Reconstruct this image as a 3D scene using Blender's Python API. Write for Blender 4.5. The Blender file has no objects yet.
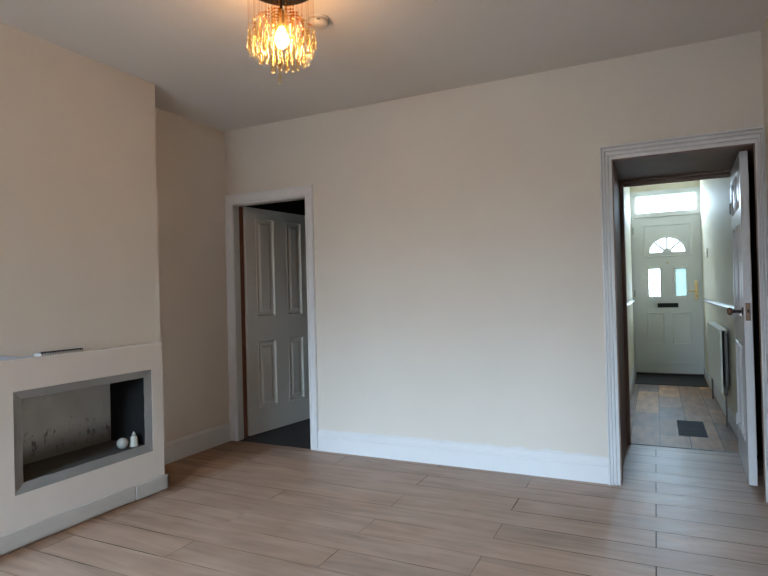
import bpy, bmesh, math, random
from mathutils import Vector, Matrix
random.seed(7)
S = bpy.context.scene
COL = S.collection
PI = math.pi

# ------------------------------------------------------------------ materials
def new_mat(name):
    m = bpy.data.materials.new(name); m.use_nodes = True
    nt = m.node_tree; nt.nodes.clear()
    out = nt.nodes.new('ShaderNodeOutputMaterial')
    return m, nt, out
def N(nt, typ, **kw):
    n = nt.nodes.new(typ)
    for k, v in kw.items():
        if k in n.inputs: n.inputs[k].default_value = v
        else: setattr(n, k, v)
    return n
def lk(nt, a, b): nt.links.new(a, b)
def c4(c): return (c[0], c[1], c[2], 1.0)
def paint(name, col, rough=.6, var=.06, scale=3.0, bump=.0, bscale=60., metal=0., spec=.5):
    """painted / plain surface: one hue with a faint mottling and optional bump"""
    m, nt, out = new_mat(name)
    b = N(nt, 'ShaderNodeBsdfPrincipled', Roughness=rough, Metallic=metal)
    b.inputs['Specular IOR Level'].default_value = spec
    geo = N(nt, 'ShaderNodeNewGeometry')
    nz = N(nt, 'ShaderNodeTexNoise', Scale=scale, Detail=4.0)
    lk(nt, geo.outputs['Position'], nz.inputs['Vector'])
    mx = N(nt, 'ShaderNodeMix', data_type='RGBA')
    mx.inputs[6].default_value = c4([x*(1-var) for x in col]); mx.inputs[7].default_value = c4([min(1, x*(1+var)) for x in col])
    lk(nt, nz.outputs['Fac'], mx.inputs[0]); lk(nt, mx.outputs[2], b.inputs['Base Color'])
    if bump:
        n2 = N(nt, 'ShaderNodeTexNoise', Scale=bscale, Detail=3.0)
        lk(nt, geo.outputs['Position'], n2.inputs['Vector'])
        bp = N(nt, 'ShaderNodeBump', Strength=bump, Distance=.004)
        lk(nt, n2.outputs['Fac'], bp.inputs['Height']); lk(nt, bp.outputs['Normal'], b.inputs['Normal'])
    lk(nt, b.outputs[0], out.inputs[0])
    return m
def mathn(nt, op, a, b=None, c=None):
    n = N(nt, 'ShaderNodeMath', operation=op)
    for i, v in enumerate((a, b, c)):
        if v is None: continue
        if isinstance(v, (int, float)): n.inputs[i].default_value = v
        else: lk(nt, v, n.inputs[i])
    return n.outputs[0]

CREAM = (.635, .565, .49)
WHITE = (.67, .65, .645)
M = {}
M['ceiling'] = paint('ceiling_paint', (.69, .645, .60), .8, .04, 2.0, .15, 40)
M['cream_side'] = paint('cream_wall_paint', CREAM, .65, .05, 2.2, .12, 45)
M['white'] = paint('white_gloss_paint', WHITE, .32, .03, 9.0, .04, 25)
M['white_dull'] = paint('aged_white_paint', (.60, .585, .56), .42, .07, 8.0, .12, 30)
M['leaf_white'] = paint('door_white_paint', (.62, .57, .50), .42, .05, 6.0, .08, 30)
M['upvc'] = paint('white_plastic_door', (.79, .795, .785), .38, .02, 4.0)
M['hall_wall'] = paint('hall_cream_paint', (.76, .69, .54), .6, .06, 3.0, .12, 30, spec=.25)
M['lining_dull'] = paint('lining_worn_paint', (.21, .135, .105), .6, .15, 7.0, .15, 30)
M['brown_wood'] = paint('bare_brown_timber', (.17, .06, .03), .6, .4, 14.0)
M['dark'] = paint('dark_void_shade', (.05, .045, .04), .9, .2)  # near-black; on the right lobby wall it stands in for shade
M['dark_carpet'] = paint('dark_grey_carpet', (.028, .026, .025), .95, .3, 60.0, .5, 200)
M['surround'] = paint('surround_plaster_paint', (.64, .555, .485), .6, .05, 5.0, .12, 35)
M['mantel_top'] = paint('mantel_white_paint', (.74, .70, .66), .5, .05, 6.0)
M['plinth'] = paint('plinth_worn_white_paint', (.47, .42, .375), .5, .15, 5.0, .12, 30)
M['black'] = paint('black_plastic', (.012, .012, .013), .45, .1)
M['brass'] = paint('brass_gold', (.72, .52, .24), .3, .05, 10, metal=.8)
M['chrome'] = paint('dark_chrome', (.022, .022, .026), .3, .1, 10, metal=.6)
M['rust'] = paint('tarnished_brass_latch', (.22, .13, .085), .4, .35, 80, metal=.5)
M['iron'] = paint('dark_iron', (.05, .04, .04), .4, .2, 40, metal=.6)
M['detector'] = paint('white_detector_plastic', (.54, .52, .49), .45, .02)
M['radiator'] = paint('cream_radiator_enamel', (.70, .67, .57), .35, .03)
M['pipe'] = paint('grey_pipe', (.13, .11, .09), .5, .2, 30)
M['ball'] = paint('white_rubber', (.30, .285, .26), .6, .1, 60)
M['bottle'] = paint('white_bottle_plastic', (.42, .40, .35), .5, .03, 30)
M['paper_blue'] = paint('pale_blue_paper', (.62, .72, .86), .6, .05, 20)
M['paper_white'] = paint('white_paper', (.80, .80, .78), .7, .03, 20)
M['mat'] = paint('charcoal_doormat', (.025, .023, .022), .95, .35, 50, .5, 150)
M['yard'] = paint('dark_yard_slabs', (.17, .165, .155), .9, .15, 2)
M['leaves'] = paint('hedge_green', (.12, .30, .13), .6, .4, 12)
M['bark'] = paint('hedge_bark', (.10, .07, .05), .9, .3, 20)
M['grass_ground'] = paint('outdoor_concrete', (.38, .37, .35), .9, .15, 2)
M['strip'] = paint('threshold_strip_wood', (.20, .16, .13), .5, .4, 25)
M['sconce'] = paint('beige_plastic', (.62, .52, .36), .4, .03)

def wall_far_material():
    """cream emulsion, with white paint brushed raggedly past the skirting top"""
    m, nt, out = new_mat('cream_wall_paint_overbrushed')
    b = N(nt, 'ShaderNodeBsdfPrincipled', Roughness=.62)
    geo = N(nt, 'ShaderNodeNewGeometry'); sep = N(nt, 'ShaderNodeSeparateXYZ')
    lk(nt, geo.outputs['Position'], sep.inputs[0])
    nz = N(nt, 'ShaderNodeTexNoise', Scale=2.2, Detail=4.0); lk(nt, geo.outputs['Position'], nz.inputs['Vector'])
    mx = N(nt, 'ShaderNodeMix', data_type='RGBA')
    mx.inputs[6].default_value = c4([x*.95 for x in CREAM]); mx.inputs[7].default_value = c4([x*1.05 for x in CREAM])
    lk(nt, nz.outputs['Fac'], mx.inputs[0])
    n1 = N(nt, 'ShaderNodeTexNoise', Scale=9.0, Detail=5.0); lk(nt, geo.outputs['Position'], n1.inputs['Vector'])
    edge = mathn(nt, 'MULTIPLY_ADD', n1.outputs['Fac'], .05, .148)
    msk = mathn(nt, 'LESS_THAN', sep.outputs['Z'], edge)
    m2 = N(nt, 'ShaderNodeMix', data_type='RGBA'); m2.inputs[7].default_value = (.65, .63, .625, 1)
    lk(nt, mathn(nt, 'MULTIPLY', msk, .8), m2.inputs[0]); lk(nt, mx.outputs[2], m2.inputs[6]); lk(nt, m2.outputs[2], b.inputs['Base Color'])
    n2 = N(nt, 'ShaderNodeTexNoise', Scale=45.0, Detail=3.0); lk(nt, geo.outputs['Position'], n2.inputs['Vector'])
    bp = N(nt, 'ShaderNodeBump', Strength=.12, Distance=.004); lk(nt, n2.outputs['Fac'], bp.inputs['Height']); lk(nt, bp.outputs[0], b.inputs['Normal'])
    lk(nt, b.outputs[0], out.inputs[0]); return m
M['cream_far'] = wall_far_material()

def laminate_material():
    m, nt, out = new_mat('oak_laminate_planks')
    b = N(nt, 'ShaderNodeBsdfPrincipled'); b.inputs['Specular IOR Level'].default_value = .34
    geo = N(nt, 'ShaderNodeNewGeometry')
    mp = N(nt, 'ShaderNodeMapping'); mp.inputs['Location'].default_value = (.03+14.0, .01, 0)
    lk(nt, geo.outputs['Position'], mp.inputs[0])
    br = N(nt, 'ShaderNodeTexBrick', Scale=1.0)
    br.offset = .5286; br.offset_frequency = 2; br.squash = 1
    br.inputs['Color1'].default_value = (0, 0, 0, 1); br.inputs['Color2'].default_value = (1, 1, 1, 1)
    br.inputs['Mortar'].default_value = (.5, .5, .5, 1)
    br.inputs['Mortar Size'].default_value = .0028; br.inputs['Mortar Smooth'].default_value = .1
    br.inputs['Brick Width'].default_value = 1.4; br.inputs['Row Height'].default_value = .2
    lk(nt, mp.outputs[0], br.inputs['Vector'])
    # grain: per-plank shifted streaks along X
    add = N(nt, 'ShaderNodeVectorMath', operation='MULTIPLY_ADD')
    lk(nt, br.outputs['Color'], add.inputs[0]); add.inputs[1].default_value = (7, 9, 3)
    sc = N(nt, 'ShaderNodeVectorMath', operation='MULTIPLY'); lk(nt, geo.outputs['Position'], sc.inputs[0]); sc.inputs[1].default_value = (1.6, 15, 1)
    lk(nt, sc.outputs[0], add.inputs[2])
    g1 = N(nt, 'ShaderNodeTexNoise', Scale=1.0, Detail=6.0, Roughness=.6, Distortion=.6); lk(nt, add.outputs[0], g1.inputs['Vector'])
    ramp = N(nt, 'ShaderNodeValToRGB')
    e = ramp.color_ramp.elements
    e[0].position = .30; e[0].color = (.10, .046, .024, 1)
    e[1].position = .70; e[1].color = (.33, .19, .115, 1)
    x = e.new(.5); x.color = (.235, .118, .062, 1)
    lk(nt, g1.outputs['Fac'], ramp.inputs[0])
    # plank-to-plank tone
    tone = mathn(nt, 'MULTIPLY_ADD', br.outputs['Color'], .34, .82)
    mt = N(nt, 'ShaderNodeVectorMath', operation='SCALE'); lk(nt, ramp.outputs[0], mt.inputs[0]); lk(nt, tone, mt.inputs['Scale'])
    # seams: gaps have opened up more strongly in places
    gap = N(nt, 'ShaderNodeTexNoise', Scale=1.7, Detail=3.0); lk(nt, geo.outputs['Position'], gap.inputs['Vector'])
    gs = N(nt, 'ShaderNodeMapRange'); gs.inputs[1].default_value = .38; gs.inputs[2].default_value = .62; gs.inputs[3].default_value = .08; gs.inputs[4].default_value = 1.0
    trod = N(nt, 'ShaderNodeMapRange'); trod.inputs[1].default_value = -.9; trod.inputs[2].default_value = .1; trod.inputs[3].default_value = 0; trod.inputs[4].default_value = .28
    sx = N(nt, 'ShaderNodeSeparateXYZ'); lk(nt, geo.outputs['Position'], sx.inputs[0]); lk(nt, sx.outputs['X'], trod.inputs[0])
    lk(nt, mathn(nt, 'ADD', gap.outputs['Fac'], trod.outputs[0]), gs.inputs[0])
    mo = N(nt, 'ShaderNodeMix', data_type='RGBA'); mo.inputs[7].default_value = (.03, .018, .012, 1)
    # greyer tone mixed over the planks, fading out towards the left edge
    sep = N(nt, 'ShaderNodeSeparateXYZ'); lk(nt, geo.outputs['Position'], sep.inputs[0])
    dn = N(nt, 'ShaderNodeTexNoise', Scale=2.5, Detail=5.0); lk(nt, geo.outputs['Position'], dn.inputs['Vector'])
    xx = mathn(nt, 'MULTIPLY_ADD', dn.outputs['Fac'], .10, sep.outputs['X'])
    grey_mask = N(nt, 'ShaderNodeMapRange'); grey_mask.interpolation_type = 'SMOOTHSTEP'
    grey_mask.inputs[1].default_value = -2.87; grey_mask.inputs[2].default_value = -2.74; grey_mask.inputs[3].default_value = 0; grey_mask.inputs[4].default_value = 1
    lk(nt, xx, grey_mask.inputs[0])
    grey_amt = N(nt, 'ShaderNodeMapRange'); grey_amt.inputs[1].default_value = .3; grey_amt.inputs[2].default_value = .7; grey_amt.inputs[3].default_value = GREY_MIX*.75; grey_amt.inputs[4].default_value = GREY_MIX*1.25
    lk(nt, dn.outputs['Fac'], grey_amt.inputs[0])
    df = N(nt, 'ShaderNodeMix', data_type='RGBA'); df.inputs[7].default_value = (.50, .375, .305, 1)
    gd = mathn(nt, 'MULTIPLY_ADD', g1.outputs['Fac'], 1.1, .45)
    lk(nt, mathn(nt, 'MULTIPLY', mathn(nt, 'MULTIPLY', grey_mask.outputs[0], grey_amt.outputs[0]), gd), df.inputs[0]); lk(nt, mt.outputs[0], df.inputs[6])
    lk(nt, mathn(nt, 'MULTIPLY', br.outputs['Fac'], gs.outputs[0]), mo.inputs[0]); lk(nt, df.outputs[2], mo.inputs[6])
    lk(nt, mo.outputs[2], b.inputs['Base Color'])
    rr = N(nt, 'ShaderNodeMapRange'); rr.inputs[3].default_value = .34; rr.inputs[4].default_value = .50
    lk(nt, g1.outputs['Fac'], rr.inputs[0]); lk(nt, rr.outputs[0], b.inputs['Roughness'])
    lk(nt, mathn(nt, 'MULTIPLY_ADD', mathn(nt, 'MULTIPLY', br.outputs['Fac'], gs.outputs[0]), -.34, .36), b.inputs['Specular IOR Level'])
    bp = N(nt, 'ShaderNodeBump', Strength=.25, Distance=.003); bp.invert = True
    lk(nt, br.outputs['Fac'], bp.inputs['Height']); lk(nt, bp.outputs[0], b.inputs['Normal'])
    lk(nt, b.outputs[0], out.inputs[0]); return m
GREY_MIX = .47
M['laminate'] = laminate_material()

def hall_floor_material():
    m, nt, out = new_mat('patchwork_vinyl_planks')
    b = N(nt, 'ShaderNodeBsdfPrincipled', Roughness=.5); b.inputs['Specular IOR Level'].default_value = .24
    geo = N(nt, 'ShaderNodeNewGeometry'); sep = N(nt, 'ShaderNodeSeparateXYZ'); lk(nt, geo.outputs['Position'], sep.inputs[0])
    cmb = N(nt, 'ShaderNodeCombineXYZ')
    lk(nt, mathn(nt, 'ADD', sep.outputs['Y'], 10.0-.05), cmb.inputs[0]); lk(nt, mathn(nt, 'ADD', sep.outputs['X'], 4.4+.0), cmb.inputs[1])
    br = N(nt, 'ShaderNodeTexBrick', Scale=1.0); br.offset = .45
    br.inputs['Color1'].default_value = (0, 0, 0, 1); br.inputs['Color2'].default_value = (1, 1, 1, 1); br.inputs['Mortar'].default_value = (.5, .5, .5, 1)
    br.inputs['Mortar Size'].default_value = .003; br.inputs['Brick Width'].default_value = .62; br.inputs['Row Height'].default_value = .22
    lk(nt, cmb.outputs[0], br.inputs['Vector'])
    ramp = N(nt, 'ShaderNodeValToRGB'); ramp.color_ramp.interpolation = 'CONSTANT'
    cols = [(.27, .135, .068), (.37, .195, .10), (.20, .125, .085), (.44, .225, .095), (.31, .175, .10), (.17, .115, .088)]
    e = ramp.color_ramp.elements; e[0].position = 0; e[0].color = c4(cols[0]); e[1].position = .18; e[1].color = c4(cols[1])
    for i, c in enumerate(cols[2:]): x = e.new(.36+.16*i); x.color = c4(c)
    lk(nt, br.outputs['Color'], ramp.inputs[0])
    sc = N(nt, 'ShaderNodeVectorMath', operation='MULTIPLY'); lk(nt, geo.outputs['Position'], sc.inputs[0]); sc.inputs[1].default_value = (9, 2.2, 1)
    nz = N(nt, 'ShaderNodeTexNoise', Scale=1.5, Detail=6.0); lk(nt, sc.outputs[0], nz.inputs['Vector'])
    mx = N(nt, 'ShaderNodeMix', data_type='RGBA', blend_type='OVERLAY'); mx.inputs[0].default_value = .75
    lk(nt, ramp.outputs[0], mx.inputs[6]); lk(nt, nz.outputs['Fac'], mx.inputs[7])
    mo = N(nt, 'ShaderNodeMix', data_type='RGBA'); mo.inputs[7].default_value = (.02, .015, .012, 1)
    lk(nt, mathn(nt, 'MULTIPLY', br.outputs['Fac'], .85), mo.inputs[0]); lk(nt, mx.outputs[2], mo.inputs[6])
    lk(nt, mo.outputs[2], b.inputs['Base Color']); lk(nt, b.outputs[0], out.inputs[0]); return m
M['hall_floor'] = hall_floor_material()
M['slate'] = paint('blue_grey_vinyl', (.085, .095, .105), .8, .2, 9, spec=.08)

def cement_material(name, col, soot):
    m, nt, out = new_mat(name)
    b = N(nt, 'ShaderNodeBsdfPrincipled', Roughness=.9); b.inputs['Specular IOR Level'].default_value = .15
    geo = N(nt, 'ShaderNodeNewGeometry'); sep = N(nt, 'ShaderNodeSeparateXYZ'); lk(nt, geo.outputs['Position'], sep.inputs[0])
    n1 = N(nt, 'ShaderNodeTexNoise', Scale=7.0, Detail=6.0); lk(nt, geo.outputs['Position'], n1.inputs['Vector'])
    mx = N(nt, 'ShaderNodeMix', data_type='RGBA'); mx.inputs[6].default_value = c4([x*.75 for x in col]); mx.inputs[7].default_value = c4([x*1.2 for x in col])
    lk(nt, n1.outputs['Fac'], mx.inputs[0]); last = mx.outputs[2]
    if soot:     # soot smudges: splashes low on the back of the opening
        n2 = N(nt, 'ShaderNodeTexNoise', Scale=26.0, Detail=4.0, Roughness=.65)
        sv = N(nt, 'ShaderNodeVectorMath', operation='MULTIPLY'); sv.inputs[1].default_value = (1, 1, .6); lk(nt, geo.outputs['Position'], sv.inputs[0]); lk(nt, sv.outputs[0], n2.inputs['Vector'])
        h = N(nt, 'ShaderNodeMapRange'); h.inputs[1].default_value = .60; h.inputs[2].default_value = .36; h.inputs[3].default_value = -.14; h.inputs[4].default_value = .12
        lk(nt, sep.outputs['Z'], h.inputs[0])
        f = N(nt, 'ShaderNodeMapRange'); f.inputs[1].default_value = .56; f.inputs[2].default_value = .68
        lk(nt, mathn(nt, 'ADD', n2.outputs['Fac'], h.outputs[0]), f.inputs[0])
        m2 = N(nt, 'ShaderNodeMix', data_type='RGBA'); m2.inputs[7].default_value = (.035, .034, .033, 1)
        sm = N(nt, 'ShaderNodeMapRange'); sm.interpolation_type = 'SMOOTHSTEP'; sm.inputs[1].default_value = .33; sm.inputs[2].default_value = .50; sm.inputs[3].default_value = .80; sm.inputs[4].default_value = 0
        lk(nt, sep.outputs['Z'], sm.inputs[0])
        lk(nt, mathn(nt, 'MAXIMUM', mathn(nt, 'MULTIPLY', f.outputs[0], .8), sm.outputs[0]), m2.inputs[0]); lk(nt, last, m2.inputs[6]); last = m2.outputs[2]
    lk(nt, last, b.inputs['Base Color'])
    bp = N(nt, 'ShaderNodeBump', Strength=.4, Distance=.006); lk(nt, n1.outputs['Fac'], bp.inputs['Height']); lk(nt, bp.outputs[0], b.inputs['Normal'])
    lk(nt, b.outputs[0], out.inputs[0]); return m
M['cement_band'] = cement_material('grey_cement_band', (.25, .235, .22), False)
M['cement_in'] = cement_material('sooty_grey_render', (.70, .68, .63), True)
M['cement_floor'] = cement_material('dusty_dark_render', (.075, .072, .068), False)
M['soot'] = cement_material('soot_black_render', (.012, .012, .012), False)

def glass_mat(name, tint, gloss=.12, diffuse=0.0):
    m, nt, out = new_mat(name)
    t = N(nt, 'ShaderNodeBsdfTransparent', Color=c4(tint)); g = N(nt, 'ShaderNodeBsdfGlossy', Roughness=.05)
    mx = N(nt, 'ShaderNodeMixShader', Fac=gloss); lk(nt, t.outputs[0], mx.inputs[1]); lk(nt, g.outputs[0], mx.inputs[2])
    last = mx.outputs[0]
    if diffuse:
        tr = N(nt, 'ShaderNodeBsdfTranslucent', Color=c4(tint)); m2 = N(nt, 'ShaderNodeMixShader', Fac=diffuse)
        lk(nt, last, m2.inputs[1]); lk(nt, tr.outputs[0], m2.inputs[2]); last = m2.outputs[0]
    lk(nt, last, out.inputs[0]); return m
M['glass'] = glass_mat('clear_glass', (.97, .99, .98), .06)
M['frosted'] = glass_mat('frosted_glass', (.96, .98, .97), .05, .30)
M['obscure'] = glass_mat('patterned_obscure_glass', (.15, .170, .155), .03, .5)
M['obscure_pale'] = glass_mat('patterned_pale_glass', (.30, .285, .27), .03, .3)
M['crystal'] = glass_mat('honey_crystal', (.96, .89, .74), .06, .014)
M['amber'] = glass_mat('amber_bead', (.88, .64, .32), .06, .03)
def bulb_mat():
    m, nt, out = new_mat('lit_bulb'); e = N(nt, 'ShaderNodeEmission', Color=(1, .68, .36, 1), Strength=BULB); lk(nt, e.outputs[0], out.inputs[0]); return m
BULB = 235.0
M['bulb'] = bulb_mat()

# ------------------------------------------------------------------ mesh helpers
def box(bm, x0, x1, y0, y1, z0, z1):
    v = [bm.verts.new((x, y, z)) for x in (x0, x1) for y in (y0, y1) for z in (z0, z1)]
    fs = []
    for f in ((0, 1, 3, 2), (4, 6, 7, 5), (0, 4, 5, 1), (2, 3, 7, 6), (0, 2, 6, 4), (1, 5, 7, 3)):
        fs.append(bm.faces.new([v[i] for i in f]))
    return v
def tube(bm, pts, r, n=8, cap=True):
    pts = [Vector(p) for p in pts]; rings = []
    for i, p in enumerate(pts):
        d = (pts[min(i+1, len(pts)-1)]-pts[max(i-1, 0)]).normalized()
        a = d.orthogonal().normalized() if abs(d.z) < .9 else Vector((1, 0, 0)).cross(d).normalized()
        b = d.cross(a)
        rr = r[i] if isinstance(r, (list, tuple)) else r
        rings.append([bm.verts.new(p+a*rr*math.cos(2*PI*k/n)+b*rr*math.sin(2*PI*k/n)) for k in range(n)])
    for q, s in zip(rings, rings[1:]):
        for k in range(n): bm.faces.new((q[k], q[(k+1) % n], s[(k+1) % n], s[k]))
    if cap: bm.faces.new(rings[0][::-1]); bm.faces.new(rings[-1])
def lathe(bm, prof, n=32, c=(0, 0, 0)):
    rings = []
    for r, z in prof:
        if r < 1e-6: rings.append([bm.verts.new((c[0], c[1], c[2]+z))])
        else: rings.append([bm.verts.new((c[0]+r*math.cos(2*PI*k/n), c[1]+r*math.sin(2*PI*k/n), c[2]+z)) for k in range(n)])
    for a, b in zip(rings, rings[1:]):
        for k in range(n):
            k2 = (k+1) % n
            if len(a) == 1 and len(b) == 1: continue
            if len(a) == 1: bm.faces.new((a[0], b[k2], b[k]))
            elif len(b) == 1: bm.faces.new((a[k], a[k2], b[0]))
            else: bm.faces.new((a[k], a[k2], b[k2], b[k]))
def prism(bm, poly, axis, a, b):
    """extrude a closed 2-D outline along an axis: poly in the two other axes' order"""
    def P(u, v, w): return {'x': (w, u, v), 'y': (u, w, v), 'z': (u, v, w)}[axis]
    A = [bm.verts.new(P(u, v, a)) for u, v in poly]; B = [bm.verts.new(P(u, v, b)) for u, v in poly]
    n = len(poly); bm.faces.new(A); bm.faces.new(B[::-1])
    for i in range(n): bm.faces.new((A[i], B[i], B[(i+1) % n], A[(i+1) % n]))
def link(name, bm, mat, parent=None, origin=(0, 0, 0), smooth=False, bevel=0, seg=2, xf=None):
    if xf is not None: bmesh.ops.transform(bm, matrix=xf, verts=bm.verts)
    bmesh.ops.recalc_face_normals(bm, faces=bm.faces)
    if origin != (0, 0, 0): bmesh.ops.translate(bm, verts=bm.verts, vec=-Vector(origin))
    me = bpy.data.meshes.new(name); bm.to_mesh(me); bm.free()
    if smooth:
        for p in me.polygons: p.use_smooth = True
    if mat: me.materials.append(M[mat] if isinstance(mat, str) else mat)
    o = bpy.data.objects.new(name, me); COL.objects.link(o)
    if parent is None: o.location = origin
    else: o.parent = parent
    if bevel:
        md = o.modifiers.new('bevel', 'BEVEL'); md.width = bevel; md.segments = seg; md.limit_method = 'ANGLE'; md.angle_limit = math.radians(40)
    return o
def empty(name, loc, label, cat, group=None, rotz=0):
    o = bpy.data.objects.new(name, None); COL.objects.link(o); o.empty_display_size = .1
    o.location = loc; o.rotation_euler = (0, 0, rotz); o['label'] = label; o['category'] = cat
    if group: o['group'] = group
    return o
def tag(o, label, cat, kind=None, group=None):
    o['label'] = label; o['category'] = cat
    if kind: o['kind'] = kind
    if group: o['group'] = group
    return o
def structure(name, bm, mat, label, cat, **kw):
    return tag(link(name, bm, mat, **kw), label, cat, 'structure')
def BM(): return bmesh.new()
def boxes(*bs):
    bm = BM()
    for b in bs: box(bm, *b)
    return bm

# ------------------------------------------------------------------ dimensions (metres; camera stands over the origin, +Y looks at the far wall)
D = 3.858; H = 2.70
XL = -3.374; XR = .585
XB = -3.017; BY0, BY1 = 1.60, 2.770         # chimney breast
YF = -1.70                                   # wall behind the camera
L0, L1, LT = -3.296, -2.540, 2.050           # left door opening
R0, R1, RT = -.230, .537, 2.060              # right door opening
LY = 4.90                                    # lobby ends, hall begins
HX0, HX1 = -.300, .585; HY = 8.86            # hall
CT = .12                                     # far wall thickness

# ------------------------------------------------------------------ shell
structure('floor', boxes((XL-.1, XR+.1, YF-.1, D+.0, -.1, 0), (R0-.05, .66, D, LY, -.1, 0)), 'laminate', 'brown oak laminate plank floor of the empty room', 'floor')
structure('floor_hall', boxes((HX0-.1, HX1+.1, LY, HY+.25, -.1, 0)), 'hall_floor', 'patchwork wood-look plank floor of the hallway', 'floor')
structure('trim_1', boxes((R0-.004, .545, LY-.012, LY+.014, 0, .005)), 'strip', 'thin worn wood strip between laminate and hallway floor', 'threshold', bevel=.002)
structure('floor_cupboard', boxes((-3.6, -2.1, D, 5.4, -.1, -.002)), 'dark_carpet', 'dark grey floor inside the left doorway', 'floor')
structure('ceiling', boxes((XL-.1, XR+.1, YF-.1, D+.001, H, H+.1)), 'ceiling', 'off-white plaster ceiling of the empty room', 'ceiling')
structure('ceiling_hall', boxes((HX0-.1, HX1+.1, LY, HY+.25, 2.72, 2.8)), 'ceiling', 'pale ceiling of the hallway', 'ceiling')
structure('wall_left', boxes((XL-.12, XL, YF-.1, D+CT, 0, H)), 'cream_side', 'cream left wall in the alcove beside the chimney breast', 'wall')
structure('wall_far', boxes((XL, L0, D, D+CT, 0, H), (L1, R0, D, D+CT, 0, H), (R1, XR+.08, D, D+.02, 0, H),
          (L0, L1, D, D+CT, LT, H), (R0, R1, D, D+CT, RT, H)), 'cream_far', 'cream far wall between the two open doorways', 'wall')
structure('wall_right', boxes((XR, XR+.12, YF-.1, D, 0, H)), 'cream_side', 'cream right wall at the edge of the view', 'wall')
# wall behind the camera with the window that lights the room
WX0, WX1, WZ0, WZ1 = -2.50, -.45, .60, 2.04
structure('wall_near', boxes((XL, WX0, YF-.25, YF, 0, H), (WX1, XR, YF-.25, YF, 0, H), (WX0, WX1, YF-.25, YF, 0, WZ0), (WX0, WX1, YF-.25, YF, WZ1, H)),
          'cream_side', 'cream wall with the window behind the viewer', 'wall')
w = tag(bpy.data.objects.new('window_1', None), 'white framed window in the wall behind the viewer', 'window', 'structure'); COL.objects.link(w); w.location = (0, YF-.12, WZ0)
fw = .055
bm = boxes((WX0, WX0+fw, YF-.15, YF-.08, WZ0, WZ1), (WX1-fw, WX1, YF-.15, YF-.08, WZ0, WZ1), (WX0, WX1, YF-.15, YF-.08, WZ0, WZ0+fw), (WX0, WX1, YF-.15, YF-.08, WZ1-fw, WZ1),
           ((WX0+WX1)/2-.03, (WX0+WX1)/2+.03, YF-.15, YF-.08, WZ0, WZ1))
link('window_frame', bm, 'upvc', w, (0, YF-.12, WZ0), bevel=.004)
link('window_pane', boxes((WX0+fw, WX1-fw, YF-.12, YF-.114, WZ0+fw, WZ1-fw)), 'glass', w, (0, YF-.12, WZ0))
link('window_sill', boxes((WX0-.05, WX1+.05, YF-.08, YF+.10, WZ0-.03, WZ0)), 'white', w, (0, YF-.12, WZ0), bevel=.006)

# chimney breast with the recess left open
NX = -3.270                                           # back of the recess
OY0, OY1, OZ0, OZ1 = 1.755, 2.626, .270, .795          # outer edge of the cement band
IY0, IY1, IZ0, IZ1 = 1.806, 2.572, .322, .750          # inner edge
bm = boxes((XL, XB, BY0, OY0, 0, H), (XL, XB, OY1, BY1, 0, H), (XL, XB, OY0, OY1, 0, OZ0), (XL, XB, OY0, OY1, OZ1, H), (XL, NX-.02, OY0, OY1, OZ0, OZ1))
structure('wall_chimney_breast', bm, 'cream_side', 'cream chimney breast standing forward from the left wall', 'wall')

# rooms behind the two doorways
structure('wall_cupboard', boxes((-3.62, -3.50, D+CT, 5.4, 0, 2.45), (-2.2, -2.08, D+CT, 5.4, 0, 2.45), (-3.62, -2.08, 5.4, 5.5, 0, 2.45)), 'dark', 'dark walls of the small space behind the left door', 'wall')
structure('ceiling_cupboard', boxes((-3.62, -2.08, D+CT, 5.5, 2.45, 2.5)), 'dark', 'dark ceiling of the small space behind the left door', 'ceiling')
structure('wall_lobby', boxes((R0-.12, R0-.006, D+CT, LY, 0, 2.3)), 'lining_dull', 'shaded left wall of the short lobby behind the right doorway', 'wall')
structure('wall_lobby_right', boxes((.64, .74, D, LY, 0, 2.3)), 'dark', 'right wall of the lobby, coloured dark for the shade behind the white door', 'wall')  # shadow gap behind the open door is put into this wall's colour
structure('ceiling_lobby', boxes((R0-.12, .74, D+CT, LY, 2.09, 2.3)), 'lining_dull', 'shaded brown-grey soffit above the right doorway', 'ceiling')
structure('wall_hall_left', boxes((HX0-.1, HX0, LY, HY+.15, 0, 2.72)), 'hall_wall', 'cream left wall of the narrow hallway', 'wall')
structure('wall_hall_right', boxes((HX1, HX1+.1, LY, HY+.15, 0, 2.72)), 'hall_wall', 'cream right wall of the narrow hallway behind the radiator', 'wall')
structure('wall_hall_near', boxes((HX0-.05, R0-.006, LY, LY+.06, 0, 2.72), (R0-.006, HX1, LY, LY+.06, 2.30, 2.72)), 'hall_wall', 'cream hallway wall above the lobby door frame', 'wall')
structure('wall_front', boxes((HX0-.1, HX1+.1, HY+.02, HY+.15, 2.60, 2.72)), 'hall_wall', 'strip of cream wall above the front door', 'wall')

# ------------------------------------------------------------------ skirting, architraves, linings, rails
SK = [(0, 0), (.018, 0), (.018, .108), (.0145, .112), (.0145, .116), (.016, .120), (.016, .138), (.011, .148), (.007, .157), (.004, .160), (0, .160)]
def skirting_x(name, x0, x1, y, label, mat='white'):      # along X, facing -Y
    bm = BM(); prism(bm, [(y-d, z) for d, z in SK], 'x', x0, x1)
    return structure(name, bm, mat, label, 'skirting board')
def skirting_y(name, y0, y1, x, sgn, label, mat='white_dull', kind=SK):
    bm = BM(); prism(bm, [(x+sgn*d, z) for d, z in kind], 'y', y0, y1)
    return structure(name, bm, mat, label, 'skirting board')
skirting_x('baseboard_far', L1+.07, R0-.070, D, 'white skirting board along the cream far wall between the doorways')
skirting_y('baseboard_left', BY1, D, XL, 1, 'white skirting board in the alcove beside the chimney breast', kind=[(d, z*1.0) for d, z in SK])
skirting_y('baseboard_right', YF, D-.022, XR, -1, 'white skirting board on the right wall out of view')
bm = BM(); prism(bm, [(HX1-d, z*.75) for d, z in SK], 'y', LY+.06, HY)
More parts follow.
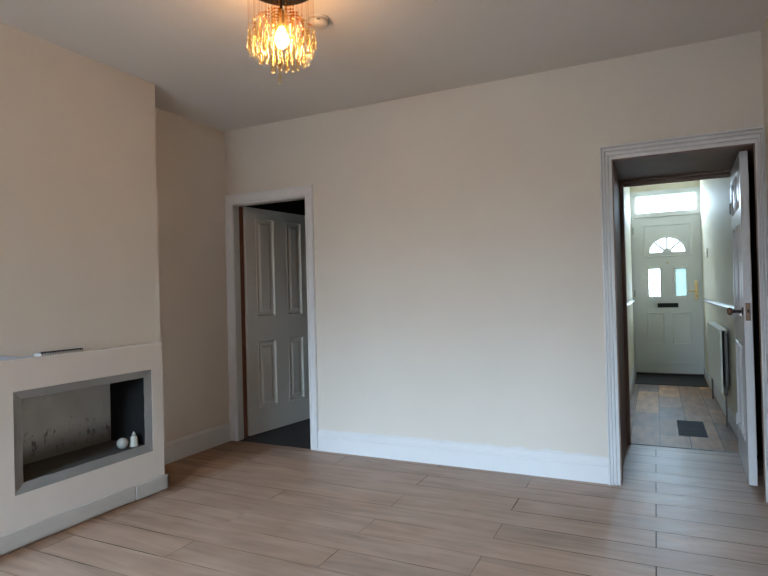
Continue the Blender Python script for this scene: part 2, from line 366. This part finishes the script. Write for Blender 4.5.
structure('baseboard_hall_right', bm, 'white_dull', 'low cream skirting under the hallway radiator', 'skirting board')
bm = BM(); prism(bm, [(HX0+d, z) for d, z in SK], 'y', LY+.06, HY)
structure('baseboard_hall_left', bm, 'white_dull', 'white skirting on the left side of the hallway', 'skirting board')

def architrave(name, x0, x1, zt, wl, wr, prof, mat, label):
    bm = BM(); loops = []
    for w_, d in prof:
        a = w_*wl; b = w_*wr; t = w_*.087
        loops.append([bm.verts.new(p) for p in ((x0-a, D-d, 0), (x0-a, D-d, zt+t), (x1+b, D-d, zt+t), (x1+b, D-d, 0))])
    n = len(loops)
    for i in range(n):
        p, q = loops[i], loops[(i+1) % n]
        for k in range(3): bm.faces.new((p[k], p[k+1], q[k+1], q[k]))
    bm.faces.new([l[0] for l in loops]); bm.faces.new([l[3] for l in loops][::-1])
    return structure(name, bm, mat, label, 'door architrave')
PLAIN = [(0, 0), (0, .014), (.08, .018), (.16, .018), (.22, .013), (.70, .016), (.80, .022), (.93, .024), (1, .018), (1, 0)]
FLUTE = [(0, 0), (0, .016), (.12, .018), (.15, .006), (.27, .006), (.30, .024), (.43, .026), (.46, .010), (.56, .010), (.60, .030), (.73, .031), (.77, .014), (.83, .014), (.86, .034), (.97, .034), (1, .026), (1, 0)]
architrave('trim_2', L0, L1, LT, .0765, .069, PLAIN, 'white', 'white architrave round the left doorway with the panelled door')
architrave('trim_3', R0, R1, RT, .069, .046, FLUTE, 'white', 'white fluted architrave round the right doorway to the hall')
# linings inside the openings
structure('trim_4', boxes((L0, L0+.008, D-.010, D+.066, 0, LT), (L1-.008, L1, D-.010, D+CT, 0, LT), (L0, L1, D-.010, D+.066, LT-.008, LT)), 'white_dull', 'white lining inside the left doorway', 'door lining', bevel=.002)
structure('trim_5', boxes((L0-.06, L0+.002, D+.066, D+.125, 0, LT+.02)), 'brown_wood', 'bare brown timber edge behind the left door lining', 'door lining')
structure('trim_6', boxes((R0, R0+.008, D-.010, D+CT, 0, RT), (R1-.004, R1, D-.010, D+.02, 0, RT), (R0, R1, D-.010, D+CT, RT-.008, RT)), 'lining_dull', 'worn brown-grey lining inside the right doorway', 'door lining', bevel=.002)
structure('trim_7', boxes((R0-.006, R0+.020, LY-.06, LY+.05, 0, 2.09), (.56, .64, LY+.002, LY+.05, 0, 2.09), (R0-.006, .64, LY-.06+.07, LY+.05, 2.055, 2.30), (R0-.006, .64, LY-.06, LY, 2.075, 2.09)),
          'lining_dull', 'worn door frame at the hallway end of the lobby', 'door frame', bevel=.002)
DADO = [(0, -.022), (.010, -.018), (.022, -.010), (.026, 0), (.022, .010), (.010, .018), (0, .022)]
bm = BM(); prism(bm, [(HX1-d, 1.045+z) for d, z in DADO], 'y', LY+.06, 8.62)
structure('trim_8', bm, 'white', 'white dado rail along the right hallway wall above the radiator', 'dado rail')
bm = BM(); prism(bm, [(HX0+d, 1.045+z) for d, z in DADO], 'y', LY+.06, 8.80)
structure('trim_9', bm, 'white', 'white dado rail along the left hallway wall', 'dado rail')

# ------------------------------------------------------------------ panelled doors
def panel_leaf(width, height, thick, panels, m1=.016):
    """slab in XZ: x 0..width, z 0..height, front face at y=0 (facing -Y); each panel is a moulded recess on both faces"""
    bm = BM()
    xs = sorted({0, width, *[p[0] for p in panels], *[p[1] for p in panels]})
    zs = sorted({0, height, *[p[2] for p in panels], *[p[3] for p in panels]})
    for side, y in ((0, 0.0), (1, thick)):
        g = {(i, j): bm.verts.new((x, y, z)) for i, x in enumerate(xs) for j, z in enumerate(zs)}
        cells = []
        for i in range(len(xs)-1):
            for j in range(len(zs)-1):
                q = [g[i, j], g[i+1, j], g[i+1, j+1], g[i, j+1]]
                f = bm.faces.new(q if side == 0 else q[::-1])
                cx, cz = (xs[i]+xs[i+1])/2, (zs[j]+zs[j+1])/2
                if any(p[0] < cx < p[1] and p[2] < cz < p[3] for p in panels): cells.append(f)
        bm.normal_update()
        bmesh.ops.dissolve_limit  # (faces stay as cells; each panel is exactly its own cells)
        groups = []
        for p in panels:
            fs = [f for f in cells if p[0] < f.calc_center_median().x < p[1] and p[2] < f.calc_center_median().z < p[3]]
            groups.append(bmesh.utils.face_join(fs) if len(fs) > 1 else fs[0])
        for th, dp in ((.006, .004), (m1*.6, -.014), (m1*.5, -.003), (.020, 0.0), (.022, .009)):
            bmesh.ops.inset_individual(bm, faces=groups, thickness=th, depth=dp, use_even_offset=True)
    # rim
    for a, b in (((0, 0), (1, 0)), ((1, 0), (1, 1)), ((1, 1), (0, 1)), ((0, 1), (0, 0))):
        pts = [(a[0]*width, 0, a[1]*height), (b[0]*width, 0, b[1]*height), (b[0]*width, thick, b[1]*height), (a[0]*width, thick, a[1]*height)]
        bm.faces.new([bm.verts.new(p) for p in pts])
    bmesh.ops.remove_doubles(bm, verts=bm.verts, dist=1e-5)
    return bm
def structure_empty(name, loc, rotz, label):
    o = bpy.data.objects.new(name, None); COL.objects.link(o); o.location = loc; o.rotation_euler = (0, 0, rotz)
    return tag(o, label, 'door', 'structure')
def lever_handle(parent, x, z, y, sgn, name='door_handle', mat='iron'):
    bm = BM(); box(bm, x-.02, x+.02, min(y, y+sgn*.006), max(y, y+sgn*.006), z-.075, z+.075)
    o = link(name, bm, mat, parent, bevel=.003)
    bm = BM(); tube(bm, [(x, y, z), (x, y+sgn*.045, z), (x-.02, y+sgn*.052, z), (x-.10, y+sgn*.052, z)], [.008, .008, .009, .008], 10)
    link('lever', bm, mat, o, smooth=True)
    return o
# left door, swung away into the dark space (front face towards +X / the viewer)
a1 = math.atan2(.80, .119)
LW, LH = .800, 2.040
dl = structure_empty('door_1', (-3.278, 3.993, .010), a1, 'off-white four-panel door standing open in the left doorway')
pans = [(.118, .352, 1.05, 1.955), (.512, .722, 1.05, 1.955), (.118, .352, .222, .832), (.512, .722, .222, .832)]
# leaf local: x along the leaf, front (y=0) faces local -Y, which points to the doorway
link('door_leaf', panel_leaf(LW, LH, .036, pans), 'leaf_white', dl)
for z in (.22, 1.02, 1.78):
    bm = BM(); tube(bm, [(-.006, .004, z-.045), (-.006, .004, z+.045)], .007, 10); box(bm, -.005, .03, -.0015, .001, z-.045, z+.045)
    link('hinge', bm, 'leaf_white', dl)
lever_handle(dl, LW-.045, 1.0, .036, 1)
# right door, swung back against the lobby wall with its lock edge towards the room
e = Vector((.488-.520, 4.105-4.886)); a2 = math.atan2(e.y, e.x)
RW, RH = e.length, 2.062
dr = structure_empty('door_2', (.520, 4.886, .010), a2, 'white glossy six-panel door seen almost edge-on in the right doorway')
# local x runs from hinge to lock edge; the face towards the hall opening is local -Y (thickness to +Y)
pr = [(.10, .345, 1.72, 1.965), (.435, .680, 1.72, 1.965), (.10, .345, 1.03, 1.63), (.435, .680, 1.03, 1.63), (.10, .345, .23, .84), (.435, .680, .23, .84)]
link('door_leaf', panel_leaf(RW, RH, .044, pr), 'white', dr)
bm = boxes((RW-.001, RW+.002, .008, .036, 1.068-.055, 1.068+.055)); lp = link('latch_plate', bm, 'rust', dr, bevel=.001); lp['label'] = 'tarnished brass latch plate'
bm = boxes((RW, RW+.010, .016, .028, 1.062, 1.085)); link('latch_bolt', bm, 'iron', lp, bevel=.002)
hk = BM(); tube(hk, [(RW-.055, 0, 1.068), (RW-.055, -.006, 1.068)], .026, 20)
kn = link('door_handle', hk, 'iron', dr, smooth=False, bevel=.001); kn['label'] = 'dark iron knob with brown end'
bm = BM(); tube(bm, [(RW-.055, -.004, 1.068), (RW-.055, -.062, 1.068)], .010, 12); link('shank', bm, 'iron', kn, smooth=True)
bm = BM(); lathe(bm, [(0, 0), (.014, .001), (.023, .008), (.026, .016), (.022, .026), (.012, .031), (0, .032)], 20)
link('knob', bm, 'rust', kn, smooth=True, xf=Matrix.Translation((RW-.055, -.055, 1.068)) @ Matrix.Rotation(PI/2, 4, 'X'))
for z in (.25, 1.02, 1.80):
    bm = BM(); tube(bm, [(-.004, -.004, z-.04), (-.004, -.004, z+.04)], .007, 10); link('hinge', bm, 'white_dull', dr)

# ------------------------------------------------------------------ front door at the end of the hall
def boolean(o, cutters):
    for c in cutters:
        md = o.modifiers.new('cut', 'BOOLEAN'); md.object = c; md.operation = 'DIFFERENCE'; md.solver = 'EXACT'
    dg = bpy.context.evaluated_depsgraph_get(); dg.update()
    me = bpy.data.meshes.new_from_object(o.evaluated_get(dg))
    o.modifiers.clear(); o.data = me
    for c in cutters: bpy.data.objects.remove(c)
fd = structure_empty('door_3', (.150, HY, 0), 0, 'white front door with fan-shaped glass at the end of the hallway')
FO = (.150, HY, 0)
fx0, fx1 = -.270, .575
FZ = 2.225
leaf = link('door_leaf', boxes((fx0, fx1, HY, HY+.045, .025, FZ)), 'upvc', fd, FO)
FC, FB, FR = .160, 1.722, .224                        # fan light
def half_disc(r, r2, n=28):
    return [(FC+r*math.cos(PI*k/n), FB+r*.92*math.sin(PI*k/n)) for k in range(n+1)] + [(FC-r2*math.cos(PI*k/12), FB+r2*math.sin(PI*k/12)) for k in range(13)]
cut = []
bm = BM(); prism(bm, half_disc(FR, .058), 'y', HY-.1, HY+.2); cut.append(link('cutter', bm, None, None))
cut.append(link('cutter', boxes((-.078, .060, HY-.1, HY+.2, 1.108, 1.490)), None)); cut.append(link('cutter', boxes((.255, .388, HY-.1, HY+.2, 1.108, 1.490)), None))
for c in cut:
    c.parent = None
leafw = leaf.matrix_world
for c in cut: c.location = (0, 0, 0)
bpy.context.view_layer.update()
boolean(leaf, cut)
def ring_frame(x0, x1, z0, z1, w_, d, y=HY):
    """raised moulding round a rectangle, standing d proud of the door face"""
    bm = BM(); loops = []
    for o_, dd in ((0, 0), (w_*.3, d), (w_*.7, d), (w_, 0)):
        loops.append([bm.verts.new(p) for p in ((x0+o_, y-dd, z0+o_), (x1-o_, y-dd, z0+o_), (x1-o_, y-dd, z1-o_), (x0+o_, y-dd, z1-o_))])
    for p, q in zip(loops, loops[1:]):
        for k in range(4): bm.faces.new((p[k], p[(k+1) % 4], q[(k+1) % 4], q[k]))
    return bm
for r in ((-.144, .473, 1.655, 2.120), (-.100, .082, 1.086, 1.512), (.233, .410, 1.086, 1.512), (-.125, .105, .423, .880), (.200, .440, .423, .880), (-.150, .490, .150, .172)):
    link('panel_moulding', ring_frame(*r, .024 if r[3]-r[2] > .1 else .010, .009), 'upvc', fd, FO)
bm = BM()
for r0, r1 in ((FR, FR+.020),):
    n = 28; prev = None
    for k in range(n+1):
        a = PI*k/n
        ring = [bm.verts.new((FC+r*math.cos(a), HY-dd, FB+r*.92*math.sin(a))) for r, dd in ((r0, 0), (r0+.005, .009), (r1-.005, .009), (r1, 0))]
        if prev:
            for q in range(3): bm.faces.new((prev[q], prev[q+1], ring[q+1], ring[q]))
        prev = ring
box(bm, FC-FR-.02, FC-.0, HY-.009, HY+.001, FB-.020, FB-.002); box(bm, FC, FC+FR+.02, HY-.009, HY+.001, FB-.020, FB-.002)
link('panel_moulding', bm, 'upvc', fd, FO)
bm = BM(); prism(bm, half_disc(FR+.004, .054), 'y', HY+.018, HY+.022); fan = link('glass_pane', bm, 'obscure_pale', fd, FO)
for a in (45, 90, 135):
    a = math.radians(a); d = Vector((math.cos(a), 0, .92*math.sin(a))); p = Vector((FC, HY+.014, FB))
    bm = BM(); tube(bm, [p+d*.05, p+d*(FR+.002)], .0105, 8); link('glazing_bar', bm, 'upvc', fan, FO)
for x0, x1, gm in ((-.080, .062, 'frosted'), (.253, .390, 'obscure')):
    link('glass_pane', boxes((x0, x1, HY+.018, HY+.022, 1.105, 1.493)), gm, fd, FO)
lb = link('letter_box', boxes((.020, .280, HY-.012, HY, .948, 1.008)), 'black', fd, FO, bevel=.005)
link('letter_flap', boxes((.040, .260, HY-.018, HY-.010, .962, .996)), 'black', lb, FO, bevel=.003)
fh = link('door_handle', boxes((.486, .526, HY-.012, HY, 1.055, 1.310)), 'brass', fd, FO, bevel=.004); fh['label'] = 'brass lever handle on long plate'
bm = BM(); tube(bm, [(.508, HY-.010, 1.170), (.508, HY-.050, 1.170), (.490, HY-.055, 1.170), (.405, HY-.055, 1.168)], [.009, .009, .010, .008], 10); link('lever', bm, 'brass', fh, FO, smooth=True)
bm = BM(); tube(bm, [(.508, HY-.013, 1.10), (.508, HY-.016, 1.10)], .009, 12); link('key_cylinder', bm, 'iron', fh, FO)
bm = BM(); lathe(bm, [(0, 0), (.012, 0), (.012, .004), (.006, .006), (0, .006)], 16); link('spy_hole', bm, 'brass', fd, FO, xf=Matrix.Translation((FC, HY, 1.575)) @ Matrix.Rotation(PI/2, 4, 'X'))
for z in (.35, 1.15, 2.05):
    bm = BM(); tube(bm, [(fx0-.004, HY-.008, z-.05), (fx0-.004, HY-.008, z+.05)], .008, 10); link('hinge', bm, 'iron' if z > 1 else 'upvc', fd, FO)
# frame, transom and the fanlight above
bm = boxes((HX0+.001, fx0-.004, HY-.030, HY+.06, 0, 2.60), (fx1+.004, HX1-.001, HY-.030, HY+.06, 0, 2.60), (fx0-.004, fx1+.004, HY-.020, HY+.06, FZ+.004, 2.290), (fx0-.004, fx1+.004, HY-.020, HY+.06, 2.532, 2.60),
           (fx0-.004, -.230, HY-.020, HY+.06, 2.290, 2.532), (.536, fx1+.004, HY-.020, HY+.06, 2.290, 2.532))
for q in ((fx0-.01, fx0+.02, 0, FZ), (fx1-.02, fx1+.01, 0, FZ), (fx0, fx1, FZ-.02, FZ+.01), (fx0, fx1, 0, .05)): box(bm, q[0], q[1], HY+.047, HY+.06, q[2], q[3])
structure('trim_10', bm, 'upvc', 'white frame and transom round the front door', 'door frame', bevel=.004)
structure('trim_11', boxes((fx0-.01, fx1+.01, HY-.04, HY+.06, 0, .022)), 'iron', 'dark sill under the front door', 'threshold', bevel=.003)
w2 = tag(bpy.data.objects.new('window_2', None), 'bright rectangular fanlight above the front door', 'window', 'structure'); COL.objects.link(w2); w2.location = (.153, HY, 2.29)
link('window_pane', boxes((-.229, .535, HY+.018, HY+.022, 2.291, 2.531)), 'frosted', w2, (.153, HY, 2.29))
link('glazing_bead', ring_frame(-.232, .538, 2.288, 2.534, .012, .008, HY-.019+.02), 'upvc', w2, (.153, HY, 2.29))

# ------------------------------------------------------------------ fireplace surround with its recess
SX = -2.942; SY0, SY1, ST = 1.655, 2.715, .960
fp = empty('fireplace_surround', ((SX+XB)/2, 2.185, 0), 'low cream plastered fireplace surround with a grey cement recess', 'fireplace')
FPO = tuple(fp.location)
XG = XB+.0015
bm = boxes((XG, SX, SY0, OY0, 0, ST-.006), (XG, SX, OY1, SY1, 0, ST-.006), (XG, SX, OY0, OY1, 0, OZ0), (XG, SX, OY0, OY1, OZ1, ST-.006))
bmesh.ops.remove_doubles(bm, verts=bm.verts, dist=1e-4)
link('body', bm, 'surround', fp, FPO)
link('mantel_top', boxes((XG, SX+.001, SY0, SY1, ST-.006, ST)), 'mantel_top', fp, FPO, bevel=.002)
# cement band: bevelled ring from the outer edge to the inner edge
bm = BM(); rings = []
for (y0, y1, z0, z1), x in (((OY0, OY1, OZ0, OZ1), SX-.003), ((IY0, IY1, IZ0, IZ1), SX-.012)):
    n = 14; pts = []
    cs = [(y0, z0), (y1, z0), (y1, z1), (y0, z1)]
    for k in range(4):
        a, b = cs[k], cs[(k+1) % 4]
        for t in range(n):
            j = 0 if t == 0 else random.uniform(-.0022, .0022)
            q = [a[0]+(b[0]-a[0])*t/n, a[1]+(b[1]-a[1])*t/n]; q[1 if k % 2 == 0 else 0] += j
            pts.append(bm.verts.new((x, q[0], q[1])))
    rings.append(pts)
m_ = len(rings[0])
for k in range(m_): bm.faces.new((rings[0][k], rings[0][(k+1) % m_], rings[1][(k+1) % m_], rings[1][k]))
link('cement_band', bm, 'cement_band', fp, FPO)
# recess: back, floor, roof and cheeks
bm = boxes((NX-.015, NX, OY0+.002, OY1-.002, OZ0+.002, OZ1-.002)); link('recess_back', bm, 'cement_in', fp, FPO)
bm = boxes((NX, SX-.012, OY0+.002, OY1-.002, OZ0+.002, IZ0)); link('recess_floor', bm, 'cement_floor', fp, FPO)
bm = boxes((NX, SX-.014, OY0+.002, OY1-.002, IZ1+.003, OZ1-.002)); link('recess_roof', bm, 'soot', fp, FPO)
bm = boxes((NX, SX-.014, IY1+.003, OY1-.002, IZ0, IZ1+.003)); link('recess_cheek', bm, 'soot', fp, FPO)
bm = boxes((NX, SX-.014, OY0+.002, IY0-.003, IZ0, IZ1+.003)); link('recess_cheek', bm, 'cement_in', fp, FPO)
# plinth boards
link('plinth_board', boxes((SX, SX+.016, SY0-.015, 2.470, .012, .098)), 'plinth', fp, FPO, bevel=.003)
link('plinth_board', boxes((SX, SX+.020, 2.474, SY1+.016, .004, .094), (XG, SX+.020, SY1, SY1+.016, .004, .094)), 'plinth', fp, FPO, bevel=.003)

# ball and bottle standing in the recess
bm = BM(); bmesh.ops.create_uvsphere(bm, u_segments=28, v_segments=18, radius=.033)
tag(link('ball', bm, 'ball', None, smooth=True), 'small pale grey ball in the fireplace recess beside the bottle', 'ball').location = (-3.012, 2.452, IZ0+.034)
bo = empty('bottle', (-2.990, 2.518, IZ0+.001), 'small white conical bottle in the right corner of the fireplace recess', 'bottle')
bm = BM(); lathe(bm, [(0, 0), (.025, 0), (.027, .003), (.0265, .008), (.0205, .055), (.017, .062), (.010, .066), (.009, .069), (0, .069)], 28); link('bottle_body', bm, 'bottle', bo, smooth=True)
bm = BM(); lathe(bm, [(0, .068), (.0105, .068), (.0105, .080), (.009, .083), (.0055, .085), (.005, .093), (0, .093)], 20); link('cap', bm, 'bottle', bo, smooth=True)

# notepad and loose sheet on the mantel
npd = empty('notepad', (-2.979, 2.035, ST), 'pale notepad with black comb binding lying on the mantel', 'notepad', rotz=0)
bm = BM(); box(bm, -.034, .026, -.125, .120, 0, .010); link('pages', bm, 'paper_white', npd, bevel=.001)
bm = BM(); box(bm, -.035, .027, -.127, .122, .010, .0118); link('cover', bm, 'paper_blue', npd)
bm = BM()
for k in range(17):
    y = -.118+k*.0145
    pts = [(.020+.010*math.cos(t), y+.002*math.sin(t*2), .007+.011*math.sin(t)) for t in [2*PI*i/10 for i in range(11)]]
    tube(bm, pts, .0022, 6, cap=False)
tube(bm, [(.020, -.12, .0165), (.020, .118, .0165)], .0042, 8)
link('comb_binding', bm, 'black', npd, smooth=True)
bm = BM(); nx_, ny_ = 6, 18; g = {}
for i in range(nx_+1):
    for j in range(ny_+1):
        u, v = i/nx_, j/ny_
        g[i, j] = bm.verts.new((-.030+.060*u, -.12+.235*v, .0006+.016*(1-u)**2*math.sin(PI*min(1, v*1.2+.05))*.9+.002*(1-v)))
for i in range(nx_):
    for j in range(ny_): bm.faces.new((g[i, j], g[i+1, j], g[i+1, j+1], g[i, j+1]))
sh = link('paper_sheet', bm, 'paper_blue', None, smooth=True); sh.location = (-2.980, 1.765, ST)
md = sh.modifiers.new('thick', 'SOLIDIFY'); md.thickness = .0012; md.offset = 1
tag(sh, 'curled pale blue sheet on the mantel left of the notepad', 'paper')

# ------------------------------------------------------------------ chandelier
CX, CY = -1.529, 2.152
ch = empty('chandelier', (CX, CY, H), 'lit chandelier of amber beads and crystal drops hanging from the ceiling', 'chandelier')
bm = BM(); lathe(bm, [(0, 0), (.160, 0), (.166, -.003), (.166, -.020), (.160, -.026), (.150, -.028), (0, -.028)], 64); link('ceiling_plate', bm, 'chrome', ch, smooth=False, bevel=.0)
bm = BM(); tube(bm, [(0, 0, -.028), (0, 0, -.130)], .007, 12); st = link('rod', bm, 'chrome', ch, smooth=True)
bm = BM(); lathe(bm, [(0, 0), (.012, 0), (.017, -.010), (.019, -.030), (.021, -.060), (.021, -.085), (0, -.085)], 20, (0, 0, -.127)); link('lamp_socket', bm, 'brass', ch, smooth=True)
bm = BM(); lathe(bm, [(0, -.092), (.010, -.090), (.022, -.080), (.030, -.064), (.032, -.050), (.028, -.034), (.018, -.016), (.013, 0), (0, 0)], 24, (0, 0, -.212))
link('light_bulb', bm, 'bulb', ch, smooth=True)
bm = BM(); lathe(bm, [(0, 0), (.0028, -.002), (.0042, -.020), (.0066, -.050), (.0098, -.074), (.0106, -.084), (.0085, -.094), (.0035, -.0985), (0, -.099)], 10)
bmesh.ops.recalc_face_normals(bm, faces=bm.faces); drop_me = bpy.data.meshes.new('crystal_drop'); bm.to_mesh(drop_me); bm.free()
for p in drop_me.polygons: p.use_smooth = True
drop_me.materials.append(M['crystal'])
def bead(bm, x, y, z, r):
    t = bm.verts.new((x, y, z+r)); b = bm.verts.new((x, y, z-r)); a0 = random.uniform(0, PI)
    q = [bm.verts.new((x+r*math.cos(a0+k*PI/3), y+r*math.sin(a0+k*PI/3), z)) for k in range(6)]
    for k in range(6): bm.faces.new((t, q[k], q[(k+1) % 6])); bm.faces.new((b, q[(k+1) % 6], q[k]))
strands = []
for r, n in ((.045, 8), (.072, 13), (.100, 18), (.126, 25), (.150, 30)):
    for k in range(n): strands.append((r, 2*PI*(k+random.uniform(-.25, .25))/n + r*20))
strands.append((.018, 4.6))
for r, a in strands:
    x, y = r*math.cos(a), r*math.sin(a); u = r/.155
    ztop = 2.592-.130*u**2 + random.uniform(-.012, .012)
    zbot = 2.250+.105*u**1.4 + (random.uniform(0, .070) if r > .03 else -.028)
    zd = zbot+.099
    bm = BM(); tube(bm, [(x, y, -.026), (x, y, zd-H-.002)], .0006, 4)
    z = ztop
    while z > zd+.004:
        bead(bm, x, y, z-H, random.choice((.0048, .006, .0068))); z -= random.uniform(.012, .017)
    s = link('bead_strand', bm, 'amber', ch)
    d = bpy.data.objects.new('crystal_drop', drop_me); COL.objects.link(d); d.parent = s; d.location = (x, y, zd-H)

# smoke detector
sd = empty('smoke_detector', (-1.560, 2.525, H), 'white round smoke detector on the ceiling beside the chandelier', 'smoke detector')
bm = BM(); lathe(bm, [(0, 0), (.058, 0), (.058, -.010), (.054, -.012), (0, -.012)], 40); link('base', bm, 'detector', sd, bevel=.001)
bm = BM(); lathe(bm, [(0, -.012), (.052, -.012), (.050, -.030), (.042, -.040), (.026, -.044), (0, -.044)], 40); link('cover', bm, 'detector', sd, smooth=True)
bm = BM()
for a in (-1.0,):
    c, s_ = math.cos(a), math.sin(a)
    tube(bm, [(.0515*math.cos(a-.18), .0515*math.sin(a-.18), -.026), (.0525*c, .0525*s_, -.026), (.0515*math.cos(a+.18), .0515*math.sin(a+.18), -.026)], .0032, 6)
link('vent_slot', bm, 'black', sd)

# ------------------------------------------------------------------ hallway things
ry0, ry1, rz0, rz1 = 5.80, 7.08, .290, .850
rad = empty('radiator', (HX1-.05, (ry0+ry1)/2, 0), 'cream panel radiator on the right wall of the hallway', 'radiator')
RO = tuple(rad.location)
bm = BM(); n = 28; prof = []
for k in range(n):
    y0 = ry0+(ry1-ry0)*k/n; st_ = (ry1-ry0)/n
    prof += [(y0, .505), (y0+st_*.30, .505), (y0+st_*.42, .499), (y0+st_*.88, .499)]
poly = [(x, y) for y, x in prof] + [(.505, ry1), (.518, ry1), (.518, ry0)]
prism(bm, poly, 'z', rz0, rz1-.012); link('panel', bm, 'radiator', rad, RO)
link('top_grille', boxes((.497, HX1-.025, ry0-.004, ry1+.004, rz1-.012, rz1)), 'radiator', rad, RO, bevel=.002)
bm = boxes((.54, .56, ry0+.02, ry1-.02, rz0+.02, rz1-.012)); link('back_panel', bm, 'pipe', rad, RO)
for y in (ry0+.2, ry1-.2): link('bracket', boxes((.515, HX1-.003, y-.015, y+.015, rz0+.05, rz1-.05)), 'pipe', rad, RO)
bm = BM(); tube(bm, [(.535, ry0+.03, rz0+.03), (.535, ry0-.035, rz0+.03)], .011, 12); tube(bm, [(.535, ry0-.035, rz0+.06), (.535, ry0-.035, rz0-.02)], .015, 12)
v = link('valve', bm, 'pipe', rad, RO, smooth=True)
bm = BM(); tube(bm, [(.535, ry0-.035, rz0-.02), (.535, ry0-.035, 0)], .0075, 10); link('pipe', bm, 'pipe', v, RO, smooth=True)
bm = BM(); tube(bm, [(.535, ry1-.03, rz0+.03), (.535, ry1+.035, rz0+.03), (.535, ry1+.035, 0)], .009, 10); link('pipe', bm, 'pipe', rad, RO, smooth=True)
dm = boxes((HX0+.03, HX1-.03, 7.93, 8.78, 0, .010)); tag(link('doormat', dm, 'mat', None, bevel=.003), 'dark charcoal doormat across the hallway in front of the front door', 'doormat')
tag(link('vinyl_plank', boxes((.143, .358, 5.30, 5.90, 0, .002)), 'slate', None), 'odd blue-grey plank laid in the hallway floor', 'floor plank')
sw = empty('wall_switch', (HX1, 7.95, 1.64), 'small beige switch on the right hallway wall near the front door', 'switch')
link('switch_plate', boxes((-.012, 0, -.045, .045, -.055, .055)), 'sconce', sw, bevel=.003); link('rocker', boxes((-.017, -.011, -.012, .012, -.018, .018)), 'white', sw, bevel=.002)

# ------------------------------------------------------------------ outside the front door
structure('ground', boxes((-6, 6, HY+.25, 20, -.2, -.1)), 'grass_ground', 'pale paved ground outside the front door', 'ground')
structure('wall_sky_block', boxes((WX0-.55, WX0-.30, -8, YF-.25, -.2, 3.2), (WX1+.15, WX1+.40, -8, YF-.25, -.2, 3.2)), 'yard', 'unseen walls added beside the window behind the viewer to block side sky', 'wall')  # unseen walls, added to cut slanting sky light on breast and left door
structure('ground_yard', boxes((-4, 2, -12, YF-.25, -.3, -.2)), 'yard', 'paved yard outside the window behind the viewer', 'ground')
hd = empty('hedge', (.75, 11.6, -.1), 'green hedge outside, seen through the small right glass of the front door', 'hedge')
bm = BM(); rnd = random.Random(3)
for k in range(900):
    p = Vector((rnd.uniform(-.42, 1.2), rnd.uniform(-.35, .35), rnd.uniform(.15, 1.62))); q = Matrix.Rotation(rnd.uniform(0, 6), 4, (rnd.uniform(-1, 1), rnd.uniform(-1, 1), rnd.uniform(-1, 1)))
    vs = [bm.verts.new(p+q @ Vector(c)) for c in ((-.05, 0, 0), (0, -.025, .008), (.05, 0, 0), (0, .025, .008))]; bm.faces.new(vs)
link('foliage', bm, 'leaves', hd)
bm = BM()
for k in range(9):
    x = -.35+k*.18; tube(bm, [(x, 0, 0), (x+rnd.uniform(-.08, .08), rnd.uniform(-.1, .1), .7), (x+rnd.uniform(-.12, .12), rnd.uniform(-.2, .2), 1.4)], [.014, .010, .004], 6)
link('stem', bm, 'bark', hd)

# ------------------------------------------------------------------ light
wd = bpy.data.worlds.new('overcast'); S.world = wd; wd.use_nodes = True
nt = wd.node_tree; nt.nodes.clear()
out = nt.nodes.new('ShaderNodeOutputWorld'); bg = nt.nodes.new('ShaderNodeBackground')
tc = nt.nodes.new('ShaderNodeTexCoord'); sp = nt.nodes.new('ShaderNodeSeparateXYZ'); rp = nt.nodes.new('ShaderNodeValToRGB')
lk(nt, tc.outputs['Generated'], sp.inputs[0])
mr = N(nt, 'ShaderNodeMapRange'); mr.inputs[1].default_value = -1; mr.inputs[2].default_value = 1; lk(nt, sp.outputs['Z'], mr.inputs[0]); lk(nt, mr.outputs[0], rp.inputs[0])
e = rp.color_ramp.elements; e[0].position = .49; e[0].color = (.09, .085, .08, 1); e[1].position = .66; e[1].color = (.575, .79, 1.05, 1); x = e.new(.51); x.color = (.175, .22, .27, 1)
lk(nt, rp.outputs[0], bg.inputs['Color']); bg.inputs['Strength'].default_value = 114.0; lk(nt, bg.outputs[0], out.inputs[0])
def portal(name, loc, rot, sx, sy):
    l = bpy.data.lights.new(name, 'AREA'); l.shape = 'RECTANGLE'; l.size = sx; l.size_y = sy; l.cycles.is_portal = True
    o = bpy.data.objects.new(name, l); COL.objects.link(o); o.location = loc; o.rotation_euler = rot; return o
portal('window_portal', ((WX0+WX1)/2, YF-.20, (WZ0+WZ1)/2), (PI/2, 0, 0), WX1-WX0, WZ1-WZ0)          # area light -Z -> +Y
portal('fanlight_portal', (.153, HY+.06, 2.41), (-PI/2, 0, 0), .77, .25)
portal('fan_portal', (FC, HY+.06, 1.82), (-PI/2, 0, 0), .45, .21)
portal('pane_portal', (-.01, HY+.06, 1.30), (-PI/2, 0, 0), .14, .38); portal('pane_portal', (.32, HY+.06, 1.30), (-PI/2, 0, 0), .14, .38)

# ------------------------------------------------------------------ camera
f_px, yaw, pitch, roll = 563.92, .4486, .0088, -.025
cy, sy = math.cos(yaw), math.sin(yaw)
fwd = Vector((-sy, cy, 0)); right = Vector((cy, sy, 0)); up = Vector((0, 0, 1))
f2 = fwd*math.cos(pitch)+up*math.sin(pitch); u2 = up*math.cos(pitch)-fwd*math.sin(pitch)
r_ = right*math.cos(roll)+u2*math.sin(roll); u_ = u2*math.cos(roll)-right*math.sin(roll)
cam = bpy.data.cameras.new('camera'); cam.sensor_fit = 'HORIZONTAL'; cam.sensor_width = 36; cam.lens = f_px/768*36; cam.clip_start = .02
co = bpy.data.objects.new('camera', cam); COL.objects.link(co)
mw = Matrix.Identity(4)
for i in range(3): mw[i][0] = r_[i]; mw[i][1] = u_[i]; mw[i][2] = -f2[i]
mw[2][3] = 1.25
co.matrix_world = mw
S.camera = co
S.view_settings.view_transform = 'Standard'; S.view_settings.look = 'None'; S.view_settings.gamma = 1; S.view_settings.exposure = 0.0
S.view_settings.use_curve_mapping = False
